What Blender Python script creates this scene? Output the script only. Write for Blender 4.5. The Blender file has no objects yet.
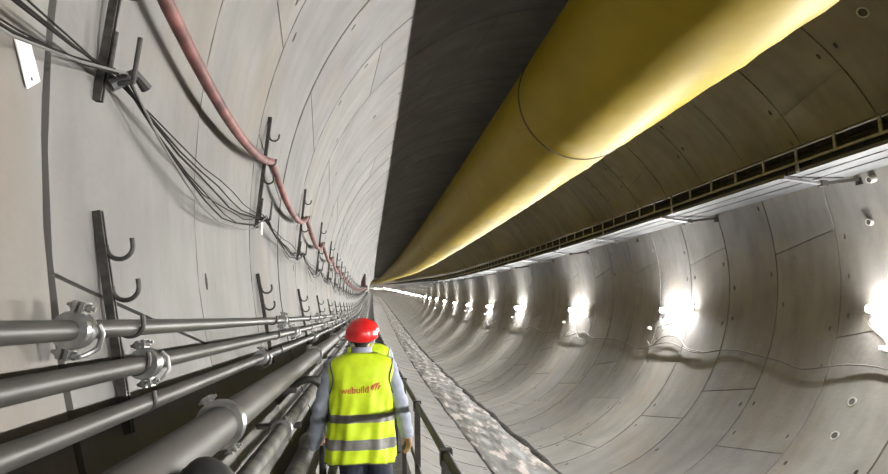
import bpy, bmesh, math, random
from math import sin, cos, pi, radians, atan2, sqrt, floor as ffloor
from mathutils import Vector, Matrix
from mathutils.bvhtree import BVHTree
random.seed(7)
SC = bpy.context.scene
COL = SC.collection

# ---------------------------------------------------------------- the line of the tunnel
CX, CZ, R = 3.40, 0.79, 4.32          # centre and inner radius of the lining; eye level is z = 0
W = 1.53                              # ring width
WALK = -1.66                          # top of the walkway
KV, YV = 0.00085, 62.0                # the track sags, then climbs at a constant grade
YEND, YBACK = 520.0, -36.0
def lift(y):
    if y <= 0: return 0.0
    if y < YV: return KV*y*y/2
    return KV*YV*YV/2 + KV*YV*(y-YV)
def grade(y): return 0.0 if y <= 0 else KV*min(y, YV)
def drift(y): return .2*lift(y) - (.00035*(y-230)**2 if y > 230 else 0)   # left bend added far off to hide the bright open end
def P(x, y, z): return Vector((x + drift(y), y, z + lift(y)))
def wx(z, off=0.0, side=-1):          # x of the lining at height z
    return CX + side*sqrt((R-off)**2 - (z-CZ)**2)
def wp(deg, y, off=0.0):
    a = radians(deg); return (CX+(R-off)*cos(a), y, CZ+(R-off)*sin(a))

# ---------------------------------------------------------------- materials
def nodes(name):
    m = bpy.data.materials.new(name); m.use_nodes = True
    nt = m.node_tree; return m, nt, nt.nodes, nt.links, nt.nodes['Principled BSDF']
def plain(name, col, rough=.5, metal=0.0, spec=.5, noise=.12, scale=12, bump=.0, stretch=None):
    m, nt, N, L, b = nodes(name)
    tc = N.new('ShaderNodeTexCoord'); mp = N.new('ShaderNodeMapping'); L.new(tc.outputs['Object'], mp.inputs[0])
    if stretch: mp.inputs['Scale'].default_value = stretch
    n = N.new('ShaderNodeTexNoise'); n.inputs['Scale'].default_value = scale; n.inputs['Detail'].default_value = 5
    L.new(mp.outputs[0], n.inputs['Vector'])
    r = N.new('ShaderNodeValToRGB'); L.new(n.outputs[0], r.inputs[0])
    lo = [max(0, c*(1-noise*2)) for c in col[:3]]; hi = [min(1, c*(1+noise*1.4)) for c in col[:3]]
    r.color_ramp.elements[0].position = .3; r.color_ramp.elements[1].position = .7
    r.color_ramp.elements[0].color = (*lo, 1); r.color_ramp.elements[1].color = (*hi, 1)
    L.new(r.outputs[0], b.inputs['Base Color'])
    b.inputs['Roughness'].default_value = rough; b.inputs['Metallic'].default_value = metal
    b.inputs['Specular IOR Level'].default_value = spec
    if bump:
        bp = N.new('ShaderNodeBump'); bp.inputs['Strength'].default_value = bump; bp.inputs['Distance'].default_value = .02
        L.new(n.outputs[0], bp.inputs['Height']); L.new(bp.outputs[0], b.inputs['Normal'])
    return m

def concrete():
    m, nt, N, L, b = nodes('precast_concrete')
    uv = N.new('ShaderNodeUVMap'); uv.uv_map = 'arc'
    def noise(scale, sx, sy, detail=5, rough=.55):
        mp = N.new('ShaderNodeMapping'); mp.inputs['Scale'].default_value = (sx, sy, 1); L.new(uv.outputs[0], mp.inputs[0])
        n = N.new('ShaderNodeTexNoise'); n.inputs['Scale'].default_value = scale; n.inputs['Detail'].default_value = detail
        n.inputs['Roughness'].default_value = rough; L.new(mp.outputs[0], n.inputs['Vector']); return n
    def ramp(src, p0, c0, p1, c1):
        r = N.new('ShaderNodeValToRGB'); e = r.color_ramp.elements
        e[0].position, e[1].position = p0, p1; e[0].color = (*c0, 1); e[1].color = (*c1, 1); L.new(src, r.inputs[0]); return r
    def mix(kind, fac, a, c):
        x = N.new('ShaderNodeMix'); x.data_type = 'RGBA'; x.blend_type = kind
        if isinstance(fac, float): x.inputs[0].default_value = fac
        else: L.new(fac, x.inputs[0])
        L.new(a, x.inputs[6])
        if isinstance(c, tuple): x.inputs[7].default_value = c
        else: L.new(c, x.inputs[7])
        return x.outputs[2]
    big = noise(1.1, 1, 1.2)
    base = ramp(big.outputs[0], .3, (.148, .144, .135), .7, (.206, .201, .190)).outputs[0]
    tone = N.new('ShaderNodeAttribute'); tone.attribute_name = 'seg_tone'
    tr = ramp(tone.outputs['Fac'], 0, (.84, .84, .86), 1, (1.0, .985, .96)).outputs[0]
    base = mix('MULTIPLY', 1.0, base, tr)
    st = noise(2.0, .5, 2.0)                                     # streaks run down the wall
    base = mix('MULTIPLY', .6, base, ramp(st.outputs[0], .35, (.74, .73, .72), .6, (1, 1, 1)).outputs[0])
    oc = noise(.8, .8, 1.3, 3); ocf = ramp(oc.outputs[0], .52, (0, 0, 0), .74, (.5, .5, .5))
    base = mix('MIX', ocf.outputs[0], base, (.185, .145, .105, 1))     # ochre stains
    pt = noise(5, 1, 1, 6, .7); ptf = ramp(pt.outputs[0], .64, (0, 0, 0), .70, (.5, .5, .5))
    base = mix('MIX', ptf.outputs[0], base, (.085, .082, .076, 1))
    L.new(base, b.inputs['Base Color'])
    b.inputs['Roughness'].default_value = .7; b.inputs['Specular IOR Level'].default_value = .35
    fine = noise(14, 1, 1, 6)
    bp = N.new('ShaderNodeBump'); bp.inputs['Strength'].default_value = .22; bp.inputs['Distance'].default_value = .02
    L.new(fine.outputs[0], bp.inputs['Height']); L.new(bp.outputs[0], b.inputs['Normal'])
    return m

def mud():
    m, nt, N, L, b = nodes('wet_mud')
    tc = N.new('ShaderNodeTexCoord'); mp = N.new('ShaderNodeMapping'); mp.inputs['Scale'].default_value = (1.3, .28, 1)
    L.new(tc.outputs['Object'], mp.inputs[0])
    n = N.new('ShaderNodeTexNoise'); n.inputs['Scale'].default_value = 3.2; n.inputs['Detail'].default_value = 6; n.inputs['Roughness'].default_value = .55
    L.new(mp.outputs[0], n.inputs['Vector'])
    r = N.new('ShaderNodeValToRGB'); e = r.color_ramp.elements
    e[0].position = .40; e[0].color = (.025, .024, .021, 1); e[1].position = .60; e[1].color = (.40, .355, .34, 1)
    x = e.new(.47); x.color = (.075, .072, .066, 1); x = e.new(.54); x.color = (.15, .146, .136, 1)
    L.new(n.outputs[0], r.inputs[0]); L.new(r.outputs[0], b.inputs['Base Color'])
    rr = N.new('ShaderNodeValToRGB'); L.new(n.outputs[0], rr.inputs[0]); rr.color_ramp.elements[0].position = .4
    rr.color_ramp.elements[0].color = (.45,)*3+(1,); rr.color_ramp.elements[1].position = .6; rr.color_ramp.elements[1].color = (.85,)*3+(1,)
    L.new(rr.outputs[0], b.inputs['Roughness'])
    bp = N.new('ShaderNodeBump'); bp.inputs['Strength'].default_value = .6; bp.inputs['Distance'].default_value = .03
    L.new(n.outputs[0], bp.inputs['Height']); L.new(bp.outputs[0], b.inputs['Normal'])
    return m

def glow(name, col, s):
    m = bpy.data.materials.new(name); m.use_nodes = True; nt = m.node_tree
    b = nt.nodes['Principled BSDF']; b.inputs['Base Color'].default_value = (.8, .8, .8, 1)
    b.inputs['Emission Color'].default_value = (*col, 1); b.inputs['Emission Strength'].default_value = s
    return m

def duct_fabric():
    m, nt, N, L, b = nodes('yellow_duct_fabric')
    tc = N.new('ShaderNodeTexCoord'); mp = N.new('ShaderNodeMapping'); mp.inputs['Scale'].default_value = (1.2, 1.0, 1.2)
    mp.inputs['Rotation'].default_value = (0, .3, .5)
    L.new(tc.outputs['Object'], mp.inputs[0])
    n = N.new('ShaderNodeTexNoise'); n.inputs['Scale'].default_value = 1.6; n.inputs['Detail'].default_value = 4
    L.new(mp.outputs[0], n.inputs['Vector'])
    r = N.new('ShaderNodeValToRGB'); e = r.color_ramp.elements
    e[0].position = .3; e[0].color = (.24, .166, .001, 1); e[1].position = .7; e[1].color = (.29, .202, .002, 1)
    L.new(n.outputs[0], r.inputs[0]); L.new(r.outputs[0], b.inputs['Base Color'])
    b.inputs['Roughness'].default_value = .55; b.inputs['Specular IOR Level'].default_value = .2
    bp = N.new('ShaderNodeBump'); bp.inputs['Strength'].default_value = .25; bp.inputs['Distance'].default_value = .05
    L.new(n.outputs[0], bp.inputs['Height']); L.new(bp.outputs[0], b.inputs['Normal'])
    return m

CON = concrete(); MUD = mud()
LAMP = glow('lit_tube', (1.0, .985, .95), 62.0)
M = dict(
    white=plain('white_plastic', (.78, .78, .76), .4, noise=.04),
    steel=plain('dark_painted_steel', (.045, .042, .038), .5, .3, noise=.3, scale=30),
    galv=plain('galvanised_steel', (.36, .36, .35), .34, .85, noise=.15, scale=25),
    sheet=plain('galvanised_sheet', (.06, .061, .062), .7, 0, spec=.15, noise=.2, scale=4, stretch=(1, .25, 1)),
    pipe=plain('grey_painted_pipe', (.046, .042, .038), .45, .0, spec=.4, noise=.18, scale=9, stretch=(1, .35, 1)),
    bigpipe=plain('pale_grey_pipe', (.072, .066, .060), .55, .0, spec=.35, noise=.2, scale=6, stretch=(1, .3, 1)),
    mottle=plain('mottled_dusty_pipe', (.10, .095, .087), .6, .0, spec=.3, noise=.42, scale=8, bump=.15),
    rubber=plain('black_rubber', (.034, .033, .032), .6, noise=.2),
    cable=plain('black_cable_sheath', (.012, .011, .011), .8, spec=.1, noise=.3),
    wire=plain('thin_dark_cable', (.016, .014, .013), .8, spec=.1, noise=.2),
    wirelight=plain('thin_pale_cable', (.12, .117, .11), .6, noise=.1),
    hose=plain('faded_red_hose', (.165, .062, .056), .6, noise=.3, scale=7),
    redbox=plain('dark_red_paint', (.04, .008, .008), .6, noise=.15),
    rail=plain('brown_grey_handrail_steel', (.030, .027, .023), .5, .1, spec=.3, noise=.25, scale=20),
    deck=plain('dark_grating', (.10, .095, .085), .7, .2, noise=.3, scale=25, bump=.3),
    duct=duct_fabric(),
    seam=plain('dark_duct_seam', (.05, .04, .02), .6, noise=.1),
    paper=plain('white_paper', (.86, .86, .84), .7, noise=.03),
    ink=plain('black_ink', (.03, .03, .03), .6, noise=.02),
    socket_face=plain('grey_socket_rim', (.33, .32, .29), .6, noise=.15),
    holeshade=plain('socket_hole_shade', (.03, .03, .028), .8, noise=.1),  # near-black colour for the shade inside the socket holes
    vest=plain('lime_yellow_vest', (.60, .78, .012), .6, noise=.05, scale=20),
    reflect=plain('grey_reflective_tape', (.19, .182, .17), .5, .0, noise=.08, scale=40),
    bind=plain('dark_vest_binding', (.07, .075, .06), .7, noise=.1),
    shirt=plain('pale_blue_shirt', (.30, .33, .40), .75, noise=.06, scale=30, bump=.1),
    jacket=plain('grey_shirt', (.20, .20, .21), .8, noise=.08, scale=30, bump=.1),
    navy=plain('navy_trousers', (.014, .018, .035), .8, noise=.15, scale=30),
    boot=plain('dark_boot_leather', (.03, .025, .02), .6, noise=.2),
    skin=plain('skin', (.43, .24, .17), .5, noise=.06, scale=25),
    hair=plain('dark_hair', (.025, .018, .014), .6, noise=.2, scale=60),
    hat=plain('red_helmet_plastic', (.62, .016, .018), .25, noise=.05),
    strap=plain('pale_strap', (.55, .53, .50), .6, noise=.05),
    print=plain('red_print', (.52, .10, .03), .6, noise=.05),
    darkridge=plain('dark_ridge_brown', (.035, .033, .029), .9, spec=.1, noise=.35, scale=6, bump=.4),
    armgrey=plain('grey_bracket_steel', (.10, .10, .10), .45, .3, noise=.2),
    eye=plain('eye_white', (.8, .8, .78), .3, noise=.02),
)

KIDS = {}                             # children of every thing, kept for copying
# ---------------------------------------------------------------- mesh building
class MB:
    def __init__(s): s.v = []; s.f = []
    def add(s, vs, fs):
        o = len(s.v); s.v += [Vector(p) for p in vs]; s.f += [tuple(i+o for i in f) for f in fs]; return s
    def box(s, x0, x1, y0, y1, z0, z1):
        vs = [(x, y, z) for x in (x0, x1) for y in (y0, y1) for z in (z0, z1)]
        return s.add(vs, [(0, 1, 3, 2), (4, 6, 7, 5), (0, 4, 5, 1), (2, 3, 7, 6), (0, 2, 6, 4), (1, 5, 7, 3)])
    def tube(s, pts, r, n=10, caps=True, closed=False):
        pts = [Vector(p) for p in pts]; k = len(pts); rs = r if isinstance(r, (list, tuple)) else [r]*k
        nrm = None; vs = []; fs = []
        for i, p in enumerate(pts):
            if closed: t = (pts[(i+1) % k]-pts[i-1])
            else: t = pts[min(i+1, k-1)]-pts[max(i-1, 0)]
            t = t.normalized() if t.length > 1e-9 else Vector((0, 1, 0))
            if nrm is None:
                nrm = Vector((0, 0, 1)) if abs(t.z) < .9 else Vector((1, 0, 0))
            nrm = (nrm-t*nrm.dot(t))
            nrm = nrm.normalized() if nrm.length > 1e-6 else t.orthogonal().normalized()
            bi = t.cross(nrm)
            for j in range(n):
                a = 2*pi*j/n; vs.append(p+(nrm*cos(a)+bi*sin(a))*rs[i])
        for i in range(k if closed else k-1):
            for j in range(n):
                a, b = i*n+j, i*n+(j+1) % n; c, d = ((i+1) % k)*n+(j+1) % n, ((i+1) % k)*n+j
                fs.append((a, d, c, b))
        if caps and not closed:
            fs.append(tuple(range(n))); fs.append(tuple((k-1)*n+j for j in reversed(range(n))))
        return s.add(vs, fs)
    def lathe(s, prof, o, axis='Y', n=24):      # closed profile of (along, radius)
        k = len(prof); vs = []; fs = []
        for (h, r) in prof:
            for j in range(n):
                a = 2*pi*j/n; c, d = r*cos(a), r*sin(a)
                vs.append(Vector(o)+(Vector((c, h, d)) if axis == 'Y' else Vector((h, c, d)) if axis == 'X' else Vector((c, d, h))))
        for i in range(k):
            for j in range(n):
                q = ((i+1) % k)*n
                fs.append((i*n+j, i*n+(j+1) % n, q+(j+1) % n, q+j))
        return s.add(vs, fs)
    def ball(s, c, r, n=12, m=8):
        r = r if isinstance(r, (tuple, list)) else (r, r, r); vs = []; fs = []
        for i in range(m+1):
            t = pi*i/m
            for j in range(n):
                a = 2*pi*j/n; vs.append((c[0]+r[0]*sin(t)*cos(a), c[1]+r[1]*sin(t)*sin(a), c[2]+r[2]*cos(t)))
        for i in range(m):
            for j in range(n): fs.append((i*n+j, (i+1)*n+j, (i+1)*n+(j+1) % n, i*n+(j+1) % n))
        return s.add(vs, fs)
    def limb(s, pts, rs, n=12):                  # tapered, round-ended
        s.tube(pts, list(rs), n)
        for p, r in zip(pts, rs): s.ball(p, r*.995, n, 8)
        return s
    def loft(s, secs, n=40, caps=True):          # secs of (z, cx, cy, half width, half depth, power)
        vs = []; fs = []
        for (z, cx, cy, w, d, p) in secs:
            for j in range(n):
                a = 2*pi*j/n; c, q = cos(a), sin(a)
                vs.append((cx+w*math.copysign(abs(c)**(2/p), c), cy+d*math.copysign(abs(q)**(2/p), q), z))
        for i in range(len(secs)-1):
            for j in range(n): fs.append((i*n+j, i*n+(j+1) % n, (i+1)*n+(j+1) % n, (i+1)*n+j))
        if caps: fs.append(tuple(reversed(range(n)))); fs.append(tuple((len(secs)-1)*n+j for j in range(n)))
        return s.add(vs, fs)
    def bend(s): s.v = [P(*p) for p in s.v]; return s
    def build(s, name, mat, parent=None, origin=None, smooth=True, ang=38):
        o_ = Vector(origin) if origin is not None else Vector((0, 0, 0))
        me = bpy.data.meshes.new(name); me.from_pydata([p-o_ for p in s.v], [], s.f); me.materials.append(mat)
        bm = bmesh.new(); bm.from_mesh(me); bmesh.ops.remove_doubles(bm, verts=bm.verts, dist=1e-6)
        bmesh.ops.recalc_face_normals(bm, faces=bm.faces); bm.to_mesh(me); bm.free()
        if smooth:
            me.polygons.foreach_set('use_smooth', [True]*len(me.polygons)); me.set_sharp_from_angle(angle=radians(ang))
        ob = bpy.data.objects.new(name, me); COL.objects.link(ob)
        if parent is not None: ob.parent = parent; KIDS.setdefault(parent.name, []).append(ob)
        elif origin is not None: ob.location = o_
        return ob
def tag(o, label, cat, group=None, kind=None):
    o['label'] = label; o['category'] = cat
    if group: o['group'] = group
    if kind: o['kind'] = kind
    return o
def thing(name, loc, label, cat, group=None, rot=(0, 0, 0)):
    o = bpy.data.objects.new(name, None); COL.objects.link(o); o.location = loc; o.rotation_euler = rot; o.empty_display_size = .1
    return tag(o, label, cat, group)
def copy_tree(o, parent=None):
    c = o.copy(); COL.objects.link(c)
    if parent is not None: c.parent = parent; KIDS.setdefault(c.parent.name, []).append(c)
    for ch in list(KIDS.get(o.name, [])): copy_tree(ch, c)
    return c
ORD = ['nearest', 'second', 'third', 'fourth', 'fifth', 'sixth', 'seventh', 'eighth', 'ninth', 'tenth', 'eleventh', 'twelfth']
def ys(y0, y1):
    out = []; y = y0
    while y < y1:
        out.append(y); y += .5 if y < 6 else 1.5 if y < 70 else 10
    return out+[y1]

# ---------------------------------------------------------------- people
DG = bpy.context.evaluated_depsgraph_get
def remesh(mbx, name, mat, parent, voxel=.008, smooth=2, wrinkle=None):
    me = bpy.data.meshes.new(name+'_raw'); me.from_pydata(mbx.v, [], mbx.f)
    bm = bmesh.new(); bm.from_mesh(me); bmesh.ops.remove_doubles(bm, verts=bm.verts, dist=1e-6); bmesh.ops.recalc_face_normals(bm, faces=bm.faces); bm.to_mesh(me); bm.free()
    tmp = bpy.data.objects.new('tmp', me); COL.objects.link(tmp)
    r = tmp.modifiers.new('r', 'REMESH'); r.mode = 'VOXEL'; r.voxel_size = voxel
    s = tmp.modifiers.new('s', 'SMOOTH'); s.iterations = smooth; s.factor = .5
    new = bpy.data.meshes.new_from_object(tmp.evaluated_get(DG())); new.name = name
    bpy.data.objects.remove(tmp); bpy.data.meshes.remove(me)
    if wrinkle:
        for v in new.vertices: v.co += v.normal*wrinkle(v.co)
    new.materials.clear(); new.materials.append(mat)
    new.polygons.foreach_set('use_smooth', [True]*len(new.polygons))
    o = bpy.data.objects.new(name, new); COL.objects.link(o); o.parent = parent
    return o
def hand(mb, wrist, d, side, palm_n):
    """d: direction of the fingers, side: towards the thumb, palm_n: direction the palm faces"""
    w = Vector(wrist); d = Vector(d).normalized(); s = Vector(side).normalized(); n = Vector(palm_n).normalized()
    for q in (-.024, -.008, .008, .024):
        mb.limb([w+s*q*.6, w+d*.045+s*q, w+d*.082+s*q], [.017, .0155, .0115], 10)
    for q, L in ((.026, .070), (.009, .078), (-.008, .073), (-.025, .056)):
        k = w+d*.083+s*q
        a = k+d*L*.42+n*.006; b = a+d*L*.30+n*.016; c = b+d*L*.20+n*.018
        mb.limb([k-d*.015, k, a, b, c], [.0095, .0098, .0088, .0080, .0068], 8)
    t0 = w+d*.018+s*.020; t1 = t0+d*.030+s*.022+n*.010; t2 = t1+d*.030+s*.006+n*.012; t3 = t2+d*.020+n*.006
    mb.limb([t0, t1, t2, t3], [.014, .0115, .0098, .0078], 8)
def person(loc, label, sc, first, vest_seed, tilt):
    t = thing('person', loc, label, 'person'); t.scale = (sc, sc, sc)
    L = dict(sh=Vector((-.185, .0, 1.335)), el=Vector((-.275, -.0, 1.06)), wr=Vector((-.318, .07, .80)))
    Rr = dict(sh=Vector((.185, .0, 1.335)), el=Vector((.262, .0, 1.075)), wr=Vector((.316, .05, .855)))
    hx = .0 ; hy = .035
    # body: one continuous figure
    b = MB()
    b.loft([(.80, 0, 0, .150, .100, 2.3), (.92, 0, 0, .155, .105, 2.3), (1.02, 0, 0, .135, .092, 2.3), (1.15, 0, 0, .150, .100, 2.3), (1.27, 0, 0, .165, .100, 2.3), (1.345, 0, .005, .130, .075, 2.2), (1.39, 0, .01, .065, .060, 2)], 32)
    b.limb([(0, .01, 1.33), (0, .02, 1.40), (hx, hy-.005, 1.47)], [.062, .056, .056], 14)
    b.ball((hx, hy, 1.535), (.074, .092, .094), 20, 14); b.ball((hx, hy+.025, 1.475), (.056, .068, .066), 16, 10)
    b.limb([(hx, hy+.088, 1.535), (hx, hy+.108, 1.500)], [.010, .015], 8)                       # nose
    b.limb([(hx-.022, hy+.084, 1.468), (hx, hy+.092, 1.470), (hx+.022, hy+.084, 1.468)], [.007, .009, .007], 8)   # lips
    b.ball((hx, hy+.078, 1.432), (.022, .018, .016))
    b.limb([(hx-.045, hy+.078, 1.556), (hx, hy+.090, 1.556), (hx+.045, hy+.078, 1.556)], [.010, .011, .010], 8)   # brow
    for s in (-1, 1): b.ball((hx+s*.076, hy-.004, 1.512), (.010, .020, .032), 12, 8)
    for A in (L, Rr):
        m1 = (A['sh']+A['el'])/2; m2 = (A['el']+A['wr'])/2
        b.limb([A['sh'], m1, A['el'], A['el']*.7+A['wr']*.3, m2, A['wr']], [.043, .042, .038, .040, .034, .026], 12)
    dl = (L['wr']-L['el']).normalized(); dr = (Rr['wr']-Rr['el']).normalized()
    hand(b, L['wr'], Vector((.1, 1, -.1)), (.3, .1, 1), (1, -.2, 0))
    hand(b, Rr['wr'], dr*.9+Vector((0, .05, -.3)), (-.35, .9, .0), (-1, -.2, 0))
    for s in (-1, 1):
        b.limb([(s*.085+.03, 0, .84), (s*.088+.035, .01, .66), (s*.088+.045, .015, .46), (s*.085+.05, -.005, .30), (s*.085+.055, -.015, .09)], [.085, .072, .052, .050, .034], 14)
        b.limb([(s*.085+.055, -.02, .055), (s*.09+.055, .06, .045), (s*.095+.055, .14, .030)], [.036, .034, .026], 12)
    remesh(b, 'body', M['skin'], t, .005 if first else .008, 3)
    for s in (-1, 1): MB().ball((hx+s*.031, hy+.078, 1.528), .012, 10, 8).build('eye', M['eye'], t)
    # hair on the nape
    h = MB(); h.ball((hx, hy-.030, 1.520), (.072, .070, .070), 20, 14); h.ball((hx, hy-.048, 1.470), (.046, .030, .035), 14, 10)
    remesh(h, 'hair', M['hair'], t, .006, 2)
    # trousers
    p = MB()
    p.loft([(.74, .0, 0, .160, .115, 2.4), (.84, 0, 0, .172, .122, 2.4), (.95, 0, 0, .165, .115, 2.4), (1.00, 0, 0, .152, .105, 2.4)], 32)
    for s in (-1, 1):
        p.limb([(s*.085+.02, 0, .82), (s*.090+.032, .01, .66), (s*.090+.045, .012, .46), (s*.087+.05, -.005, .28), (s*.085+.055, -.012, .10)], [.102, .092, .076, .070, .066], 16)
    remesh(p, 'trousers', M['navy'], t, .009, 2, lambda c: .004*sin(38*c.z+20*c.x))
    for s in (-1, 1):
        q = MB(); x = s*.09+.055
        q.limb([(x, -.035, .05), (x, .03, .052), (x+s*.008, .11, .042), (x+s*.012, .155, .036)], [.046, .048, .045, .034], 14)
        q.limb([(x, -.02, .06), (x, -.02, .16)], [.046, .050], 14)
        bo = remesh(q, 'boot', M['boot'], t, .007, 2)
        bo2 = MB(); pr = [(x-.045, -.075), (x+.045, -.075), (x+.05, .02), (x+.056+s*.01, .12), (x+.02+s*.014, .19), (x-.02+s*.014, .19), (x-.056+s*.01, .12), (x-.05, .02)]
        bo2.add([(a, c, 0) for a, c in pr]+[(a, c, .022) for a, c in pr], [tuple(range(7, -1, -1)), tuple(range(8, 16))]+[(i, (i+1) % 8, 8+(i+1) % 8, 8+i) for i in range(8)])
        bo2.build('sole', M['rubber'], bo, smooth=False)
    # shirt: trunk, sleeves and collar
    sh = MB()
    sh.loft([(.93, 0, 0, .168, .118, 2.3), (1.05, 0, 0, .158, .112, 2.3), (1.18, 0, 0, .170, .118, 2.3), (1.29, 0, 0, .182, .116, 2.3), (1.355, 0, .004, .140, .088, 2.2), (1.395, 0, .01, .082, .072, 2)], 32)
    for A in (L, Rr):
        m1 = (A['sh']+A['el'])/2; m2 = (A['el']+A['wr'])/2
        sh.limb([A['sh'], m1, A['el'], A['el']*.6+A['wr']*.4, A['el']*.25+A['wr']*.75, A['wr']], [.054, .057, .057, .055, .051, .045], 16)
    shirt = remesh(sh, 'shirt', M['jacket' if first == 2 else 'shirt'], t, .008, 2, lambda c: .004*sin(60*c.z+18*c.x)*(1 if abs(c.x) > .2 else .3))
    co = MB().lathe([(1.385, .078), (1.385, .066), (1.445, .060), (1.452, .064), (1.447, .070)], (0, .014, 0), 'Z', 28)
    co.build('collar', M['shirt'], shirt)
    if first:
        cu_ = MB().limb([Rr['wr']-(Rr['wr']-Rr['el']).normalized()*.03, Rr['wr']], [.049, .048], 16); cu_.build('cuff', M['shirt'], shirt)
    # hi-vis vest: one shell with real folds
    prof = [(.690, .236, .150), (.74, .236, .150), (.82, .234, .149), (.92, .228, .145), (1.02, .222, .142), (1.12, .218, .140), (1.22, .222, .138), (1.29, .232, .130), (1.34, .230, .118), (1.372, .206, .105), (1.392, .166, .096), (1.408, .118, .089), (1.416, .090, .084)]
    nz = 54; n = 96; rows = []
    for i in range(nz+1):
        z = prof[0][0]+(prof[-1][0]-prof[0][0])*i/nz
        for q in range(len(prof)-1):
            if prof[q][0] <= z <= prof[q+1][0]+1e-9:
                u = (z-prof[q][0])/(prof[q+1][0]-prof[q][0]); rows.append((z, prof[q][1]*(1-u)+prof[q+1][1]*u, prof[q][2]*(1-u)+prof[q+1][2]*u)); break
    def vest_pt(i, a, extra=0.0):
        z, w, d = rows[i]
        c, q = cos(a), sin(a); pw = 2/2.5
        fold = .0075*sin(9*a+vest_seed+1.5*sin(6*z))+.005*sin(17*a-4*z*3+vest_seed)
        fold *= max(0, min(1, (1.36-z)/.25))*(.6+.4*min(1, max(0, (1.1-z)*4)))
        fold += .004*sin(26*z+5*a)*max(0, min(1, (1.36-z)/.2))
        sag = .010*sin(3*a+vest_seed)*max(0, (.80-z)/.11)
        return (math.copysign(abs(c)**pw, c)*(w+fold+extra), .004+math.copysign(abs(q)**pw, q)*(d+fold+extra), z+sag*.6)
    vs = [vest_pt(i, 2*pi*j/n) for i in range(nz+1) for j in range(n)]
    fs = [(i*n+j, i*n+(j+1) % n, (i+1)*n+(j+1) % n, (i+1)*n+j) for i in range(nz) for j in range(n)]
    vest = MB().add(vs, fs).build('safety_vest', M['vest'], t, ang=80)
    sol = vest.modifiers.new('thickness', 'SOLIDIFY'); sol.thickness = .004; sol.offset = -1
    def band(z0, z1, name, mat, ex, caps=True):
        i0 = min(range(nz+1), key=lambda i: abs(rows[i][0]-z0)); i1 = min(range(nz+1), key=lambda i: abs(rows[i][0]-z1))
        v2 = []; f2 = []; k = i1-i0+1
        for e in (ex, -.001):
            for i in range(i0, i1+1): v2 += [vest_pt(i, 2*pi*j/n, e) for j in range(n)]
        for i in range(k-1):
            for j in range(n):
                f2.append((i*n+j, i*n+(j+1) % n, (i+1)*n+(j+1) % n, (i+1)*n+j))
                o_ = k*n; f2.append((o_+i*n+j, o_+(i+1)*n+j, o_+(i+1)*n+(j+1) % n, o_+i*n+(j+1) % n))
        for j in range(n):
            f2.append((j, k*n+j, k*n+(j+1) % n, (j+1) % n)); a_ = (k-1)*n
            f2.append((a_+j, a_+(j+1) % n, k*n+a_+(j+1) % n, k*n+a_+j))
        return MB().add(v2, f2).build(name, mat, vest, ang=60)
    band(.955, 1.018, 'reflective_strip', M['reflect'], .0035); band(.790, .845, 'reflective_strip', M['reflect'], .0035)
    MB().tube([vest_pt(0, 2*pi*j/n, .001) for j in range(n)], .0045, 6, closed=True).build('binding', M['bind'], vest)
    for s in (-1, 1):                                              # armhole edging
        ctr = Vector((s*.203, .004, 1.245)); ring = []
        for j in range(28):
            a = 2*pi*j/28; z = ctr.z+.125*sin(a); yq = .092*cos(a)
            i = min(range(nz+1), key=lambda i: abs(rows[i][0]-z)); _, w, d = rows[i]
            xq = w*max(0.05, 1-min(.98, abs(yq)/d)**2.5)**(1/2.5)
            ring.append((s*(xq+.004), .004+yq, z))
        MB().tube(ring, .006, 6, closed=True).build('binding', M['bind'], vest)
    MB().box(-.006, .006, .148, .158, .70, 1.33).build('zip', M['bind'], vest, smooth=False)
    if first:                                                      # writing and emblem across the back
        tree = BVHTree.FromPolygons([v.co for v in vest.data.vertices], [p_.vertices[:] for p_ in vest.data.polygons])
        cu3 = bpy.data.curves.new('lettering', 'FONT'); cu3.body = 'webuild'; cu3.size = 1; cu3.resolution_u = 4; cu3.offset = .012
        to = bpy.data.objects.new('tmp', cu3); COL.objects.link(to)
        me = bpy.data.meshes.new_from_object(to.evaluated_get(DG())); bpy.data.objects.remove(to)
        bm = bmesh.new(); bm.from_mesh(me)
        x0 = min(v.co.x for v in bm.verts); x1 = max(v.co.x for v in bm.verts)
        wd = .188; s_ = wd/(x1-x0)
        bmesh.ops.triangulate(bm, faces=bm.faces)
        bmesh.ops.subdivide_edges(bm, edges=[e for e in bm.edges if e.calc_length()*s_ > .008], cuts=3, use_grid_fill=True)
        def press(v, X, Z, e):
            hit = tree.ray_cast(Vector((X, -1, Z)), Vector((0, 1, 0)))
            yq = hit[0].y if hit[0] else -.14
            return Vector((X, yq-e, Z))
        def solid(bm, conv, name):
            for v in bm.verts: X, Z = conv(v.co); v.co = press(v, X, Z, .0025)
            bmesh.ops.recalc_face_normals(bm, faces=bm.faces)
            mm = bpy.data.meshes.new(name); bm.to_mesh(mm); bm.free(); mm.materials.append(M['print'])
            o = bpy.data.objects.new(name, mm); COL.objects.link(o); o.parent = vest
            so = o.modifiers.new('thickness', 'SOLIDIFY'); so.thickness = .0016; so.offset = 0
            return o
        solid(bm, lambda c: (-.138+(c.x-x0)*s_, 1.150+c.y*s_*1.05+.03*(c.x-x0)*s_), 'lettering')
        bm = bmesh.new()
        for q, (xq, zq, ln) in enumerate(((.066, 1.176, .030), (.074, 1.166, .052), (.092, 1.166, .052), (.112, 1.170, .030))):   # swept diagonal strokes
            pr = None
            for i in range(9):
                u = i/8; xc = xq+ln*.62*(u-.12*sin(pi*u)); zc = zq+ln*(u+.16*sin(pi*u)); hw = .0050*sin(pi*(.12+.76*u))
                a = bm.verts.new((xc-hw, zc+hw*.6, 0)); b_ = bm.verts.new((xc+hw, zc-hw*.6, 0))
                if pr: bm.faces.new((pr[0], pr[1], b_, a))
                pr = (a, b_)
        solid(bm, lambda c: (c.x, c.y), 'emblem')
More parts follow.
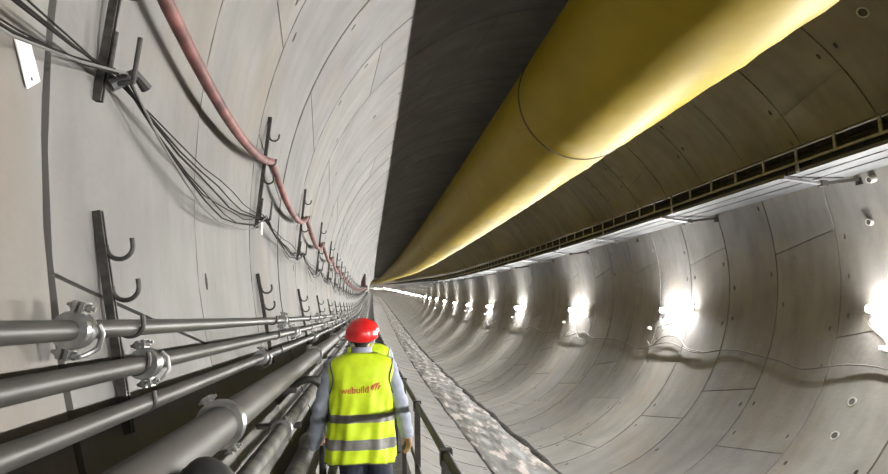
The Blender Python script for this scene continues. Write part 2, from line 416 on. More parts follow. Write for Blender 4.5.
    # hard hat
    hat = MB(); hc = Vector((hx, hy-.002, 1.545)); n = 40
    vs = []; fs = []; prof_h = [(0, .012), (.10, .010), (.25, .004), (.45, 0), (.65, 0), (.85, 0), (1, 0)]
    mrows = 14
    for i in range(mrows+1):
        tt = (pi/2)*i/mrows
        for j in range(n):
            a = 2*pi*j/n; rx_, ry_, rz_ = .113, .136, .110
            ridge = .003*math.exp(-(cos(a)*cos(tt)*.113/.022)**2)*(1 if tt > .35 else tt/.35)
            vs.append(hc+Vector((rx_*cos(a)*cos(tt), ry_*sin(a)*cos(tt), rz_*sin(tt)+ridge)))
    for i in range(mrows):
        for j in range(n): fs.append((i*n+j, i*n+(j+1) % n, (i+1)*n+(j+1) % n, (i+1)*n+j))
    # brim: long in front, short rim behind that dips on the nape
    o_ = len(vs)
    for (ex, dz) in ((.0, -.006), (.004, -.012), (.005, -.018), (.0, -.014)):
        for j in range(n):
            a = 2*pi*j/n; fr = max(0, sin(a))**3*.045; nape = max(0, -sin(a)+.25)**1.5*.030
            vs.append(hc+Vector(((.113+ex+.0*fr)*cos(a), (.136+ex+(fr if ex > .005 else 0))*sin(a), dz-nape-(fr*.25 if ex > .005 else 0))))
    for i in range(3):
        for j in range(n): fs.append((o_+i*n+j, o_+i*n+(j+1) % n, o_+(i+1)*n+(j+1) % n, o_+(i+1)*n+j))
    for j in range(n): fs.append((j, (j+1) % n, o_+(j+1) % n, o_+j))
    ho = hat.add(vs, fs).build('hard_hat', M['hat'], t, ang=50)
    so = ho.modifiers.new('thickness', 'SOLIDIFY'); so.thickness = .003; so.offset = -1
    MB().tube([(hx+.082*cos(a), hy+.088*sin(a), 1.502-.012*max(0, -sin(a))) for a in [pi+pi*i/14 for i in range(15)]], .009, 8).build('nape_strap', M['ink'], ho)
    MB().tube([(hx+.094, hy+.01, 1.53), (hx+.088, hy+.0, 1.49), (hx+.066, hy+.03, 1.44), (hx+.0, hy+.055, 1.405)], .006, 6).build('chin_strap', M['strap'], ho)
    MB().tube([(hx-.094, hy+.01, 1.53), (hx-.088, hy+.0, 1.49), (hx-.066, hy+.03, 1.44), (hx+.0, hy+.055, 1.405)], .006, 6).build('chin_strap', M['strap'], ho)
    return t
pl = P(-.033, 4.30, WALK); pl.z += .0
person(pl, 'nearer person in red helmet and lime yellow vest walking away, seen from behind', 1.0, 1, .4, 0)
p2 = P(.016, 6.15, WALK)
person(p2, 'person in red helmet and lime vest mostly hidden ahead of the nearer person', .985, 0, 2.1, 0)


# ---------------------------------------------------------------- lining: precast rings with real joints and bolt pockets
def rnd(*k):
    h = 2166136261
    for q in k:
        h = ((h ^ (int(q) & 0xffffffff))*16777619) & 0xffffffff
        h ^= h >> 13
    return ((h*2654435761) & 0xffffffff)/4294967296.0
SEG = 360/7
OFFS = [0, 20, -18, -31]
lin = {k: dict(v=[], f=[], uv=[], tone=[]) for k in ('wall_left', 'ceiling', 'wall_right', 'floor')}
def side_of(deg):
    d = (deg+360) % 360
    if d < 22: return 'wall_right'
    if d < 128: return 'ceiling'
    if d < 222: return 'wall_left'
    if d < 318: return 'floor'
    return 'wall_right'
def emit(quad, mid, tone):
    """quad: list of (deg, y, radial depth)"""
    q = lin[side_of(mid)]; o = len(q['v'])
    for (d, y, dep) in quad:
        x, yy, z = wp(d, y, -dep); yy -= .06*(x+.9)
        q['v'].append(P(x, yy, z)); q['uv'].append((radians(d)*R, y))
    q['f'].append(tuple(range(o, o+len(quad)))); q['tone'].append(tone)
k0 = int(ffloor((YBACK-1.79)/W)); k1 = int((YEND-1.79)/W)
for k in range(k0, k1):
    y0 = 1.79+k*W; y1 = y0+W
    near = -2.5 < y0 < 46
    g = .013 if y0 < 40 else .007
    ra, rb = (rnd(k, 1)-.5)*.010, (rnd(k, 2)-.5)*.010                 # small steps between rings
    off = OFFS[k % 4]
    for j in range(7):
        a0 = 190.5+off+SEG*j; a1 = a0+SEG
        sk0 = 1.75 if cos(radians(a0)) < 0 else -1.85; sk1 = 1.75 if cos(radians(a1)) < 0 else -1.85
        tone = rnd(k, j, 5)
        gd = math.degrees(.007/R)
        def ang(s, t):                                               # s along the arc 0..1, t along the ring 0..1
            return (a0+sk0*(2*t-1)+gd)*(1-s)+(a1+sk1*(2*t-1)-gd)*s
        def yy(t): return (y0+g)+(y1-y0-2*g)*t
        def rr(t): return ra*(1-t)+rb*t
        if near:
            ts = [0, .10, .13, .5, .87, .90, 1.0]
            centres = [(i+.5)/6 for i in range(6)]
            hw = .030/ (radians(SEG)*R)
            ss = [0]
            for c in centres: ss += [c-hw*2, c+hw*2]
            ss += [1]
        else:
            ts = [0, 1.0]; ss = [i/8 for i in range(9)]; centres = []
        pocket = set()
        if near:
            ts = [0, .085, .125, .5, .875, .915, 1.0]
            for ci in range(6):
                for ti in (1, 4):
                    lim = .45 if cos(radians(a0+SEG*(ci+.5)/6)) > .2 else .22
                    if k < 1: lim *= .35
                    if rnd(k, j, ci, ti, 9) < lim: pocket.add((1+2*ci, ti))
        for si in range(len(ss)-1):
            for ti in range(len(ts)-1):
                s0, s1, t0, t1 = ss[si], ss[si+1], ts[ti], ts[ti+1]
                mid = ang((s0+s1)/2, .5)
                if (si, ti) in pocket:
                    def pt(u, w, dep): t = t0+(t1-t0)*w; return (ang(s0+(s1-s0)*u, t), yy(t), rr(t)+dep)
                    oc = [(.5+.42*cos(pi/4*i+pi/8), .5+.46*sin(pi/4*i+pi/8)) for i in range(8)]
                    cor = [(1, 1), (0, 1), (0, 0), (1, 0)]
                    for i in range(8):
                        n_ = (i+1) % 8; c = cor[((i+1)//2) % 4] if i % 2 == 0 else None
                        if i % 2 == 0:       # corner triangle
                            cc = cor[i//2]; emit([pt(*oc[i], 0), pt(*cc, 0), pt(*oc[n_], 0)], mid, tone)
                        else:
                            ca, cb = cor[i//2], cor[(i//2+1) % 4]
                            emit([pt(*oc[i], 0), pt(*ca, 0), pt(*cb, 0), pt(*oc[n_], 0)], mid, tone)
                        emit([pt(*oc[i], 0), pt(*oc[n_], 0), pt(*oc[n_], .09), pt(*oc[i], .09)], mid, tone)
                    emit([pt(*q, .09) for q in oc], mid, tone)
                    continue
                nsub = max(1, int(round((s1-s0)*SEG/3.2))) if near else 1
                for q in range(nsub):
                    u0, u1 = s0+(s1-s0)*q/nsub, s0+(s1-s0)*(q+1)/nsub
                    emit([(ang(u0, t0), yy(t0), rr(t0)), (ang(u1, t0), yy(t0), rr(t0)),
                          (ang(u1, t1), yy(t1), rr(t1)), (ang(u0, t1), yy(t1), rr(t1))], mid, tone)
        # joint between this segment and the next, sunk
        if near or y0 < 80:
            for (d0, d1) in ((a1-gd, a1+gd),):
                c0, c1 = sk1*-1, sk1
                A0, A1, B0, B1 = (d0+c0, y0, 0), (d1+c0, y0, 0), (d0+c1, y1, 0), (d1+c1, y1, 0)
                dn = lambda p, e: (p[0], p[1], e)
                emit([dn(A0, .022), dn(A1, .022), dn(B1, .022), dn(B0, .022)], a1, .5)
                emit([dn(A0, ra), dn(A0, .022), dn(B0, .022), dn(B0, rb)], a1, .5)
                emit([dn(A1, ra), dn(A1, .022), dn(B1, .022), dn(B1, rb)], a1, .5)
    # unseen outer shell, added to stop light leaking in through the joints
    for q in range(45):
        d0, d1 = 8*q, 8*q+8
        emit([(d0, y0-.01, .13), (d1, y0-.01, .13), (d1, y1+.01, .13), (d0, y1+.01, .13)], (d0+d1)/2, .5)
    # groove between rings
    dep = .035; n = 90
    for q in range(n):
        d0, d1 = 360*q/n, 360*(q+1)/n; md = (d0+d1)/2
        emit([(d0, y1-g, dep), (d1, y1-g, dep), (d1, y1+g, dep), (d0, y1+g, dep)], md, .5)
        emit([(d0, y1-g, rb-.0005), (d1, y1-g, rb-.0005), (d1, y1-g, dep), (d0, y1-g, dep)], md, .5)
        na = (rnd(k+1, 1)-.5)*.010
        emit([(d0, y1+g, na-.0005), (d1, y1+g, na-.0005), (d1, y1+g, dep), (d0, y1+g, dep)], md, .5)
for nm, q in lin.items():
    me = bpy.data.meshes.new(nm); me.from_pydata(q['v'], [], q['f']); me.materials.append(CON)
    uvl = me.uv_layers.new(name='arc')
    for poly in me.polygons:
        for li in poly.loop_indices: uvl.data[li].uv = q['uv'][me.loops[li].vertex_index]
    at = me.attributes.new('seg_tone', 'FLOAT', 'FACE'); at.data.foreach_set('value', q['tone'])
    bm = bmesh.new(); bm.from_mesh(me); bmesh.ops.remove_doubles(bm, verts=bm.verts, dist=1e-4)
    for f in bm.faces:
        c = f.calc_center_median(); h = lift(c.y)
        rad = Vector((CX+drift(c.y)-c.x, 0, CZ+h-c.z)).normalized()
        if f.normal.dot(rad) < -.2: f.normal_flip()
        f.smooth = True
    bm.to_mesh(me); bm.free(); me.set_sharp_from_angle(angle=radians(20))
    o = bpy.data.objects.new(nm, me); COL.objects.link(o)
    tag(o, {'wall_left': 'pale precast concrete lining of the left tunnel wall behind the pipes',
            'wall_right': 'curved grey concrete lining of the right tunnel wall behind the tube lamps',
            'ceiling': 'dark concrete crown of the tunnel above the yellow duct',
            'floor': 'curved concrete invert at the bottom of the tunnel'}[nm], 'tunnel lining', kind='structure')

# mud lying in the bottom of the invert
mb = MB()
yl = [YBACK]+[y*.25 for y in range(-16, 160)]+[40+2*i for i in range(1, 230)]
xs = [-.72+i*.06 for i in range(25)]
vs = []; fs = []
for iy, y in enumerate(yl):
    for ix, x in enumerate(xs):
        e = 1-abs(x/.72)**4
        base = CZ-sqrt((R-.004)**2-x*x)
        top = CZ-R+.075+.018*sin(9*x+1.3*y)*cos(2.1*y)+.03*rnd(iy, ix, 3)*e
        edge = .05*sin(1.7*y)+.03*rnd(iy, 4)
        if ix in (0, len(xs)-1): top = base-.03; 
        vs.append(P(CX+x+edge*(1 if x > 0 else .6)*abs(x), y, max(top, base-.03)))
for iy in range(len(yl)-1):
    for ix in range(len(xs)-1):
        a = iy*len(xs)+ix; fs.append((a, a+1, a+1+len(xs), a+len(xs)))
mb.add(vs, fs)
tag(mb.build('mud_deposit', MUD), 'strip of wet grey mud and pale slurry along the tunnel bottom', 'mud', kind='stuff')

vs = []; fs = []; k_ = 6  # low dark ridge beside the slurry strip
for iy, y in enumerate(yl):
    for ix in range(k_):
        x = .56+.25*ix/(k_-1); e = sin(pi*ix/(k_-1))
        x += .03*sin(1.3*y)+.02*sin(3.1*y+1)
        vs.append(P(CX+x, y, CZ-sqrt(R*R-x*x)+.002+e*(.045+.01*sin(2.3*y))))
for iy in range(len(yl)-1):
    for ix in range(k_-1):
        a = iy*k_+ix; fs.append((a, a+1, a+1+k_, a+k_))
tag(MB().add(vs, fs).build('dark_edge_ridge', M['darkridge']), 'low dark ridge along the right side of the slurry strip', 'mud', kind='stuff')

# ---------------------------------------------------------------- walkway and handrail on the left
XE = .47
t = thing('walkway', P(.2, 0, WALK), 'dark raised service walkway along the left wall under the two people', 'walkway')
o0 = t.location
m = MB()
yy_ = [YBACK]+ys(-2, YEND)
vs = []; fs = []
for y in yy_:
    xl0, xl1 = wx(WALK)+.004, wx(WALK-.05)+.004
    for p in ((xl0, WALK), (XE, WALK), (XE, WALK-.05), (xl1, WALK-.05)): vs.append(P(p[0], y, p[1]))
for i in range(len(yy_)-1):
    for j in range(4): fs.append((4*i+j, 4*i+(j+1) % 4, 4*i+4+(j+1) % 4, 4*i+4+j))
fs += [(3, 2, 1, 0), tuple(len(vs)-4+i for i in range(4))]
m.add(vs, fs).build('deck', M['deck'], t, o0, smooth=False)
for j in range(-3, 26):
    y = 1.25+3.2*j; m = MB()
    z0 = WALK-.05
    xa, xb = wx(z0)+.01, wx(z0-.75)
    m.add([P(xa, y-.03, z0), P(XE, y-.03, z0), P(XE, y-.03, z0-.10), P(xb, y-.03, z0-.75),
           P(xa, y+.03, z0), P(XE, y+.03, z0), P(XE, y+.03, z0-.10), P(xb, y+.03, z0-.75)],
          [(0, 1, 2, 3), (7, 6, 5, 4), (0, 4, 5, 1), (1, 5, 6, 2), (2, 6, 7, 3), (3, 7, 4, 0)])
    m.build('bracket', M['steel'], t, o0, smooth=False)

HX, HZ, MZ = .365, -.632, -1.06
t = thing('handrail', P(HX, 0, WALK), 'brown-grey steel handrail with posts along the right edge of the walkway', 'handrail')
o0 = t.location
MB().tube([P(HX, y, HZ) for y in [-6]+ys(-2, 240)], .021, 10).build('top_rail', M['rail'], t, o0)
MB().tube([P(HX, y, MZ) for y in [-6]+ys(-2, 240)], .014, 8).build('mid_rail', M['rail'], t, o0)
for j in range(-3, 66):
    y = 2.85+1.6*j
    b_ = P(HX, y, 0)
    m = MB().box(b_.x-.020, b_.x+.020, y-.020, y+.020, b_.z+WALK, b_.z+HZ)
    m.box(b_.x-.05, b_.x+.05, y-.05, y+.05, b_.z+WALK, b_.z+WALK+.012)
    m.box(b_.x-.027, b_.x+.027, y-.03, y+.03, b_.z+HZ-.05, b_.z+HZ+.024)
    m.build('post', M['rail'], t, o0, smooth=False)

# ---------------------------------------------------------------- pipes along the left wall
def coupling(mb_p, t, o0, x, y, z, r, scale=1.0, rot=0.0, lever=True):
    """clamp of two half shells with ears, bolts and a bent lever"""
    c = P(x, y, z); w = .030*scale
    ro = r+.020*scale
    m = MB().lathe([(-w, r-.001), (-w, ro), (-w*.55, ro+.004), (-w*.3, ro-.004), (w*.3, ro-.004), (w*.55, ro+.004), (w, ro), (w, r-.001)], c, 'Y', 28)
    for s in (-1, 1):
        d = Vector((sin(rot), 0, cos(rot)))*s; e = Vector((cos(rot), 0, -sin(rot)))
        a = c+d*(ro-.006); b_ = c+d*(ro+.030*scale)
        for q in (-1, 1):
            p0 = a+e*(q*.004); hx = e*(q*.010*scale)
            f_ = Vector((0, w*.9, 0))
            m.add([p0-f_, p0+f_, b_+e*(q*.004)+f_*.8, b_+e*(q*.004)-f_*.8, p0-f_+hx, p0+f_+hx, b_+e*(q*.004)+f_*.8+hx, b_+e*(q*.004)-f_*.8+hx],
                  [(0, 1, 2, 3), (7, 6, 5, 4), (0, 4, 5, 1), (1, 5, 6, 2), (2, 6, 7, 3), (3, 7, 4, 0)])
    cp = m.build('coupling', M['galv'], t, o0)
    for s in (-1, 1):
        d = Vector((sin(rot), 0, cos(rot)))*s; e = Vector((cos(rot), 0, -sin(rot)))
        q = c+d*(ro+.016*scale)
        mm = MB().tube([q-e*.036*scale, q+e*.036*scale], .0055*scale, 8)
        for g_ in (-1, 1): mm.tube([q+e*(.016*scale*g_), q+e*(.027*scale*g_)], .0105*scale, 6)
        mm.build('bolt', M['galv'], cp, o0)
    if lever:
        e = Vector((cos(rot), 0, -sin(rot))); d = Vector((sin(rot), 0, cos(rot)))
        q = c+e*(ro+.004)
        pts = [q+d*(.6*ro)+Vector((0, .01, 0)), q+e*.012*scale+d*.1*ro+Vector((0, .022*scale, 0)), q+e*.010*scale-d*.75*ro+Vector((0, .03*scale, 0)), q-e*.012*scale-d*1.25*ro+Vector((0, .018*scale, 0)), q-e*.03*scale-d*1.5*ro]
        MB().tube(pts, [.006*scale, .0075*scale, .0075*scale, .0065*scale, .005*scale], 8).build('lever', M['galv'], cp, o0)
def pipe_run(name, x, z, r, mat, label, first, step, scale, n=18, ymax=60, rot=0.0, lever=True, y0=-6):
    o0 = P(x, 0, z)
    t = thing(name, o0, label, 'pipe')
    MB().tube([P(x, y, z) for y in ys(y0, YEND-20)], r, n).build('pipe_wall', M[mat], t, o0)
    y = first
    while y < ymax:
        coupling(None, t, o0, x, y, z, r, scale, rot, lever); y += step
    return t
PZ = [-.020, -.140, -.262]
PX = [wx(z)+.085 for z in PZ]
pipe_run('water_pipe', PX[0], PZ[0], .027, 'pipe', 'topmost slim grey pipe on the left wall hooks, silver clamp at picture edge', 1.70, 3.95, 1.0, rot=.25)
pipe_run('water_pipe', PX[1], PZ[1], .029, 'pipe', 'middle slim grey pipe on the left wall hooks, second silver clamp', 2.16, 4.1, 1.0, rot=-.2)
pipe_run('water_pipe', PX[2], PZ[2], .028, 'pipe', 'lowest of the three slim grey pipes carried in the left wall hooks', 4.25, 4.0, 1.0, rot=.1)
pipe_run('main_pipe', -.505, -.362, .064, 'bigpipe', 'thick pale grey pipe with ribbed clamp below the three slim pipes', 2.25, 3.8, .9, n=28, rot=-.5, lever=False)
pipe_run('return_pipe', -.455, -.600, .040, 'mottle', 'dusty mottled pipe running below the thick pale pipe', 3.45, 3.9, .8, rot=.6, lever=False)
pipe_run('drain_pipe', -.435, -.955, .060, 'mottle', 'wide mottled pipe low beside the left arm of the nearer person', 4.9, 4.2, .8, rot=.4, lever=False, n=24)
pipe_run('low_pipe', -.255, -1.18, .038, 'mottle', 'lowest mottled pipe, just above the walkway deck at the wall foot', 5.2, 4.2, .7, lever=False)

# wall arms that carry the lower pipes
def pipe_arm(y):
    t = thing('pipe_bracket', P(-.5, y, -.5), '', 'bracket', 'wall brackets under the thick pipes')
    o0 = t.location
    h = lift(y); b = lambda x0, x1, z0, z1, d=.022: MB().box(x0+.2*h, x1+.2*h, y-d, y+d, z0+h, z1+h)
    b(wx(-.44)-.02, -.43, -.462, -.428).build('arm', M['steel'], t, o0, smooth=False)
    b(wx(-.655)-.02, -.40, -.672, -.642).build('arm', M['steel'], t, o0, smooth=False)
    b(wx(-1.03)-.02, -.365, -1.047, -1.017).build('arm', M['steel'], t, o0, smooth=False)
    b(wx(-1.235)-.02, -.21, -1.25, -1.22).build('arm', M['steel'], t, o0, smooth=False)
    return t
for j in range(0, 30):
    y = .95+2.98*j
    t = pipe_arm(y)
    t['label'] = (ORD[j]+' dark wall bracket under the thick pale pipe, counted from the front' if j < 4 else
                  'dark wall bracket under the thick pipes, small in the distance')

# hook rails -------------------------------------------------------------------------------
def hook(r, tip, x0=.014):
    pts = [(x0, 0, .012), (x0, 0, 0)]+[(x0+r-r*cos(a), 0, -r*sin(a)) for a in [pi*i/10 for i in range(1, 11)]]+[(x0+2*r, 0, tip)]
    return pts
def rail_mb(L):
    m = MB(); h = L/2
    m.box(-.012, -.006, -.014, .014, -h, h); m.box(-.006, .016, -.014, -.009, -h, h); m.box(-.006, .016, .009, .014, -h, h)
    m.box(.012, .016, -.010, -.006, -h, h); m.box(.012, .016, .006, .010, -h, h)
    return m
def rail_frame(d0, d1, y, off):
    a, b = Vector(wp(d0, 0, 0)), Vector(wp(d1, 0, 0)); c = (a+b)/2; u = (a-b); L = u.length; u.normalize()
    phi = atan2(u.x, u.z); inn = Vector((cos(phi), 0, -sin(phi)))
    c = c+inn*off
    return c, L, phi
cu, LU, phu = rail_frame(167.9, 180.6, 0, .014)
cl, LL, phl = rail_frame(185.7, 195.4, 0, .014)
up = thing('hook_rail', (0, 0, 0), '', 'rail', 'upper hook rails for hose and cables')
rail_mb(LU).build('channel', M['steel'], up, smooth=False)
for zz in (.315, .10, -.055):
    MB().tube([(p[0], 0, p[2]+zz) for p in hook(.040, .022)], .008, 8).build('hook', M['steel'], up)
m = MB(); m.tube([(.024, 0, -.225), (.024, 0, -.41)], .009, 8); m.tube([(.105, 0, -.235), (.105, 0, -.40)], .009, 8)
m.tube([(.02, 0, -.40), (.06, 0, -.407), (.105, 0, -.395)], .010, 8)
m.build('cable_fork', M['steel'], up)
lo = thing('pipe_hook_rail', (0, 0, 0), '', 'rail', 'lower hook rails carrying the slim pipes')
rail_mb(LL).build('channel', M['steel'], lo, smooth=False)
for wz in (.235, .100, -.018, -.138, -.262):
    zz = (wz-cl.z)/cos(phl)
    pr = [.041, .041, .040, .040, .040][(.235, .100, -.018, -.138, -.262).index(wz)]
    MB().tube([(p[0], 0, p[2]+zz) for p in hook(pr, .022)], .008, 8).build('hook', M['steel'], lo)
YR0, DYR = 2.09, 2.98
for j in range(-1, 48):
    y = YR0+DYR*j
    for (src, c, ph, kind) in ((up, cu, phu, 'u'), (lo, cl, phl, 'l')):
        o = src if j == -1 else copy_tree(src)
        o.location = P(c.x, y, c.z); o.rotation_euler = (grade(y), ph, 0)
        if kind == 'u':
            if j == -1: lab = 'upper hook rail on the left wall, out of view behind the camera'
            elif j == 0: lab = 'dark hook rail at the top left picture edge holding the cable bundle'
            elif j < 8: lab = '%s upper hook rail from the front carrying the faded red hose' % ORD[j]
            else: lab = 'distant upper hook rail in the row carrying hose, only pixels tall'
        else:
            if j == -1: lab = 'lower hook rail on the left wall, out of view behind the camera'
            elif j == 0: lab = 'largest dark lower hook rail with two empty hooks above the pipes'
            elif j < 8: lab = '%s lower hook rail from the front with two empty hooks' % ORD[j]
            else: lab = 'distant lower hook rail in the row above the pipes, only pixels tall'
        o['label'] = lab
# hose and cables hang between the upper rails
inn = Vector((cos(phu), 0, -sin(phu))); upv = Vector((sin(phu), 0, cos(phu)))
def at_rail(xi, zi): return cu+inn*xi+upv*zi
hp = at_rail(.060, .10-.005)
pts = []
for j in range(-2, 40):
    sag = .19+.06*rnd(j, 77)
    for i in range(10):
        u = i/10; y = YR0+DYR*(j+u)
        pts.append(P(hp.x+.02*4*u*(1-u), y, hp.z-sag*4*u*(1-u)))
pts.append(P(hp.x, YR0+DYR*40, hp.z))
tag(MB().tube(pts, .030, 12).build('hose', M['hose'], origin=P(hp.x, 0, hp.z)), 'long faded red hose sagging between the upper hooks on the left wall', 'hose')
for c in range(7):
    fp = at_rail(.040+.008*(c % 6), -.390+.011*(c//2))
    pts = []
    for j in range(-2, 32):
        sag = [.06, .09, .15, .22, .27, .30, .24][c]*(.75+.5*rnd(j, c, 31)); mid = .42+.16*rnd(j, c, 32)
        zj = .012*(rnd(j, c, 33)-.5)
        for i in range(9):
            u = i/9; w = u/mid*.5 if u < mid else .5+(u-mid)/(1-mid)*.5
            pts.append(P(fp.x-.02*sin(pi*u)*(c % 3-1)+.03*sin(pi*u), YR0+DYR*(j+u), fp.z+.012*sin(5*pi*u+c)*sin(pi*u)-sag*4*w*(1-w)))
    tag(MB().tube(pts, .0032+.0008*(c % 3), 6).build('signal_cable', M['wirelight' if c in (5,) else 'wire'], origin=P(fp.x, 0, fp.z)),
        'pale thin cable among dark ones sagging between the forks on left wall' if c == 5 else
        'thin dark cable sagging between the forks of the upper hook rails', 'cable', 'thin cables on the left wall')
q = at_rail(.075, -.385); y = YR0
tag(MB().tube([P(q.x-.045, y+.0, q.z-.03), P(q.x+.02, y+.04, q.z+.03), P(q.x+.04, y+.09, q.z+.0)], .022, 8).build('cable_tie_sleeve', M['rubber'], origin=P(q.x, y, q.z)),
    'black sleeve binding the cable bundle at the nearest upper hook rail', 'sleeve')
y = YR0+DYR-.10; q = at_rail(.06, -.42)
tag(MB().box(q.x-.004, q.x+.004, y-.022, y+.022, q.z-.12, q.z-.02).bend().build('hanging_tag', M['paper'], smooth=False), 'small white tag hanging under the second upper hook rail', 'tag')

# paper label, and the black rubber hoses
c4 = [(1.62, -179.4), (1.68, -179.9), (1.75, -178.5), (1.69, -177.9)]
vs = [wp(d, y, e) for e in (.004, .008) for (y, d) in c4]
t = thing('paper_label', wp(-179, 1.68, .004), 'white paper label stuck on the concrete at the far left edge', 'label')
o0 = t.location
MB().add(vs, [(3, 2, 1, 0), (4, 5, 6, 7), (0, 1, 5, 4), (1, 2, 6, 5), (2, 3, 7, 6), (3, 0, 4, 7)]).build('sheet', M['paper'], t, o0, smooth=False)
p = wp(-178.35, 1.706, .0085)
MB().ball(p, (.001, .006, .006), 8, 6).build('dot', M['ink'], t, o0)

def curve_pts(ctrl, n=10):
    out = []; c = [Vector(p) for p in ctrl]; c = [2*c[0]-c[1]]+c+[2*c[-1]-c[-2]]
    for i in range(1, len(c)-2):
        for k in range(n):
            u = k/n; a, b_, d, e = c[i-1], c[i], c[i+1], c[i+2]
            out.append(.5*((2*b_)+(d-a)*u+(2*a-5*b_+4*d-e)*u*u+(3*b_-a-3*d+e)*u**3))
    out.append(c[-2]); return out
t = thing('rubber_hose', P(-.36, 1.5, -.5), 'thick black rubber hose end at the bottom edge under the thick pipe', 'hose')
o0 = t.location
MB().tube(curve_pts([(-.445, 1.66, -.47), (-.415, 1.58, -.385), (-.375, 1.52, -.345), (-.325, 1.50, -.375), (-.295, 1.47, -.47), (-.285, 1.38, -.70), (-.28, 1.2, -1.0)], 8), .030, 16).build('hose_body', M['rubber'], t, o0)
MB().tube([(-.428, 1.61, -.425), (-.402, 1.555, -.368)], .037, 16).build('cuff', M['pipe'], t, o0)
tag(MB().tube(curve_pts([P(-.66, 4.70, -.62), P(-.58, 4.72, -.54), P(-.46, 4.74, -.465), P(-.36, 4.78, -.50), P(-.325, 4.82, -.64), P(-.33, 4.86, -.95), P(-.33, 4.9, -1.4)], 8), .028, 14).build('rubber_hose', M['rubber'], origin=P(-.4, 4.8, -.5)),
    'black rubber hose looping over the lower pipes beside the person', 'hose')
h_ = wp(176, 0, .11)
b_ = P(h_[0], 58, h_[2]+.55)
t = thing('hose_cabinet', b_, 'small dark red cabinet on the left wall far down the tunnel', 'cabinet')
MB().box(b_.x+.05, b_.x+.46, 57.4, 58.6, b_.z-.1, b_.z+1.1).build('body', M['redbox'], t, b_, smooth=False)
MB().box(b_.x+.36, b_.x+.48, 57.45, 58.55, b_.z-.05, b_.z+1.05).build('door', M['redbox'], t, b_, smooth=False)

# ---------------------------------------------------------------- yellow ventilation duct
DA, DD = radians(45.05), 5.06; DR = DD*sin(radians(12.05)); DX, DZ = DD*cos(DA), DD*sin(DA)
t = thing('ventilation_duct', P(DX, 0, DZ), 'large yellow fabric ventilation duct hanging under the tunnel crown', 'duct')
o0 = t.location
yd = [YBACK+1]+[-4+.3*i for i in range(0, 90)]+[23+1.5*i for i in range(1, 30)]+[70+10*i for i in range(0, 44)]
n = 72; vs = []; fs = []
def duct_r(a, y):
    s = ((y-9.4) % 20); s = min(s, 20-s)
    r = DR*(1-.012*math.exp(-(s/.35)**2))
    low = max(0, cos(a-radians(-42)))**3                   # creases along the lamp-side belly
    r += low*(.012*sin(5*y+9*a)*sin(1.3*y)+.010*sin(11*y-14*a+2)*sin(.7*y+1))
    return r
for y in yd:
    for j in range(n):
        a = 2*pi*j/n; r = duct_r(a, y); vs.append(P(DX+r*cos(a), y, DZ+r*sin(a)))
for i in range(len(yd)-1):
    for j in range(n): fs.append((i*n+j, i*n+(j+1) % n, (i+1)*n+(j+1) % n, (i+1)*n+j))
MB().add(vs, fs).build('fabric', M['duct'], t, o0, ang=80)
for y in (-10.6, 9.4, 29.4, 49.4, 69.4):
    MB().tube([P(DX+(DR*.99)*cos(2*pi*i/64), y, DZ+(DR*.99)*sin(2*pi*i/64)) for i in range(64)], .017, 8, closed=True).build('joint_ring', M['seam'], t, o0)
top = CZ+sqrt(R*R-(DX-CX)**2)
m = MB(); vs = []; fs = []
yy_ = [YBACK+1]+ys(-2, YEND)
for y in yy_:
    for (x, z) in ((DX-.008, DZ+DR-.04), (DX+.008, DZ+DR-.04), (DX+.008, DZ+DR+.10), (DX-.008, DZ+DR+.10)): vs.append(P(x, y, z))
for i in range(len(yy_)-1):
    for j in range(4): fs.append((4*i+j, 4*i+(j+1) % 4, 4*i+4+(j+1) % 4, 4*i+4+j))
m.add(vs, fs).build('suspension_fin', M['duct'], t, o0, smooth=False)
for j in range(0, 30):
    y = -4+3.06*j
    MB().tube([P(DX, y, DZ+DR+.08), P(DX, y, top+.03)], .012, 6).build('hanger', M['steel'], t, o0)

# ---------------------------------------------------------------- tube lamps on the right wall
LZ = -.03; LX = wx(LZ, 0, 1)
lamp = thing('tube_light', (0, 0, 0), '', 'lamp', 'tube lamps along the right wall')
LH = .80
MB().box(-.065, .0, -LH, LH, -.047, .047).build('housing', M['white'], lamp, smooth=False)
n_ = 12; vs = []
for y in (-LH+.03, LH-.03):
    for i in range(n_+1):
        a = pi*i/n_; vs.append((-.0652-.019*sin(a), y, .050*cos(a)))
MB().add(vs, [(i, i+1, n_+2+i, n_+1+i) for i in range(n_)]+[(n_, 0, n_+1, 2*n_+1), tuple(range(n_+1)), tuple(range(2*n_+1, n_, -1))]).build('diffuser', LAMP, lamp)
for s in (-1, 1):
    MB().box(-.080, -.0, s*(LH-.03)-.04*(s < 0), s*(LH-.03)+.03*(s > 0), -.046, .046).build('end_cap', M['white'], lamp, smooth=False)
MB().box(-.01, .07, -.5, -.44, -.02, .02).box(-.01, .07, .44, .5, -.02, .02).build('mounting_foot', M['galv'], lamp, smooth=False)
jb = thing('junction_box', (0, 0, 0), '', 'box', 'junction boxes below the tube lamps')
MB().box(-.06, .03, -.05, .05, -.035, .035).build('box_body', M['white'], jb, smooth=False)
MB().box(-.068, -.06, -.042, .042, -.028, .028).build('lid', M['white'], jb, smooth=False)
YLs = [7.5, 14.0, 21.1, 29.5, 37.0]+[45+7.6*i for i in range(0, 60)]
back = [.6, -7, -14.6, -22.2, -29.8]
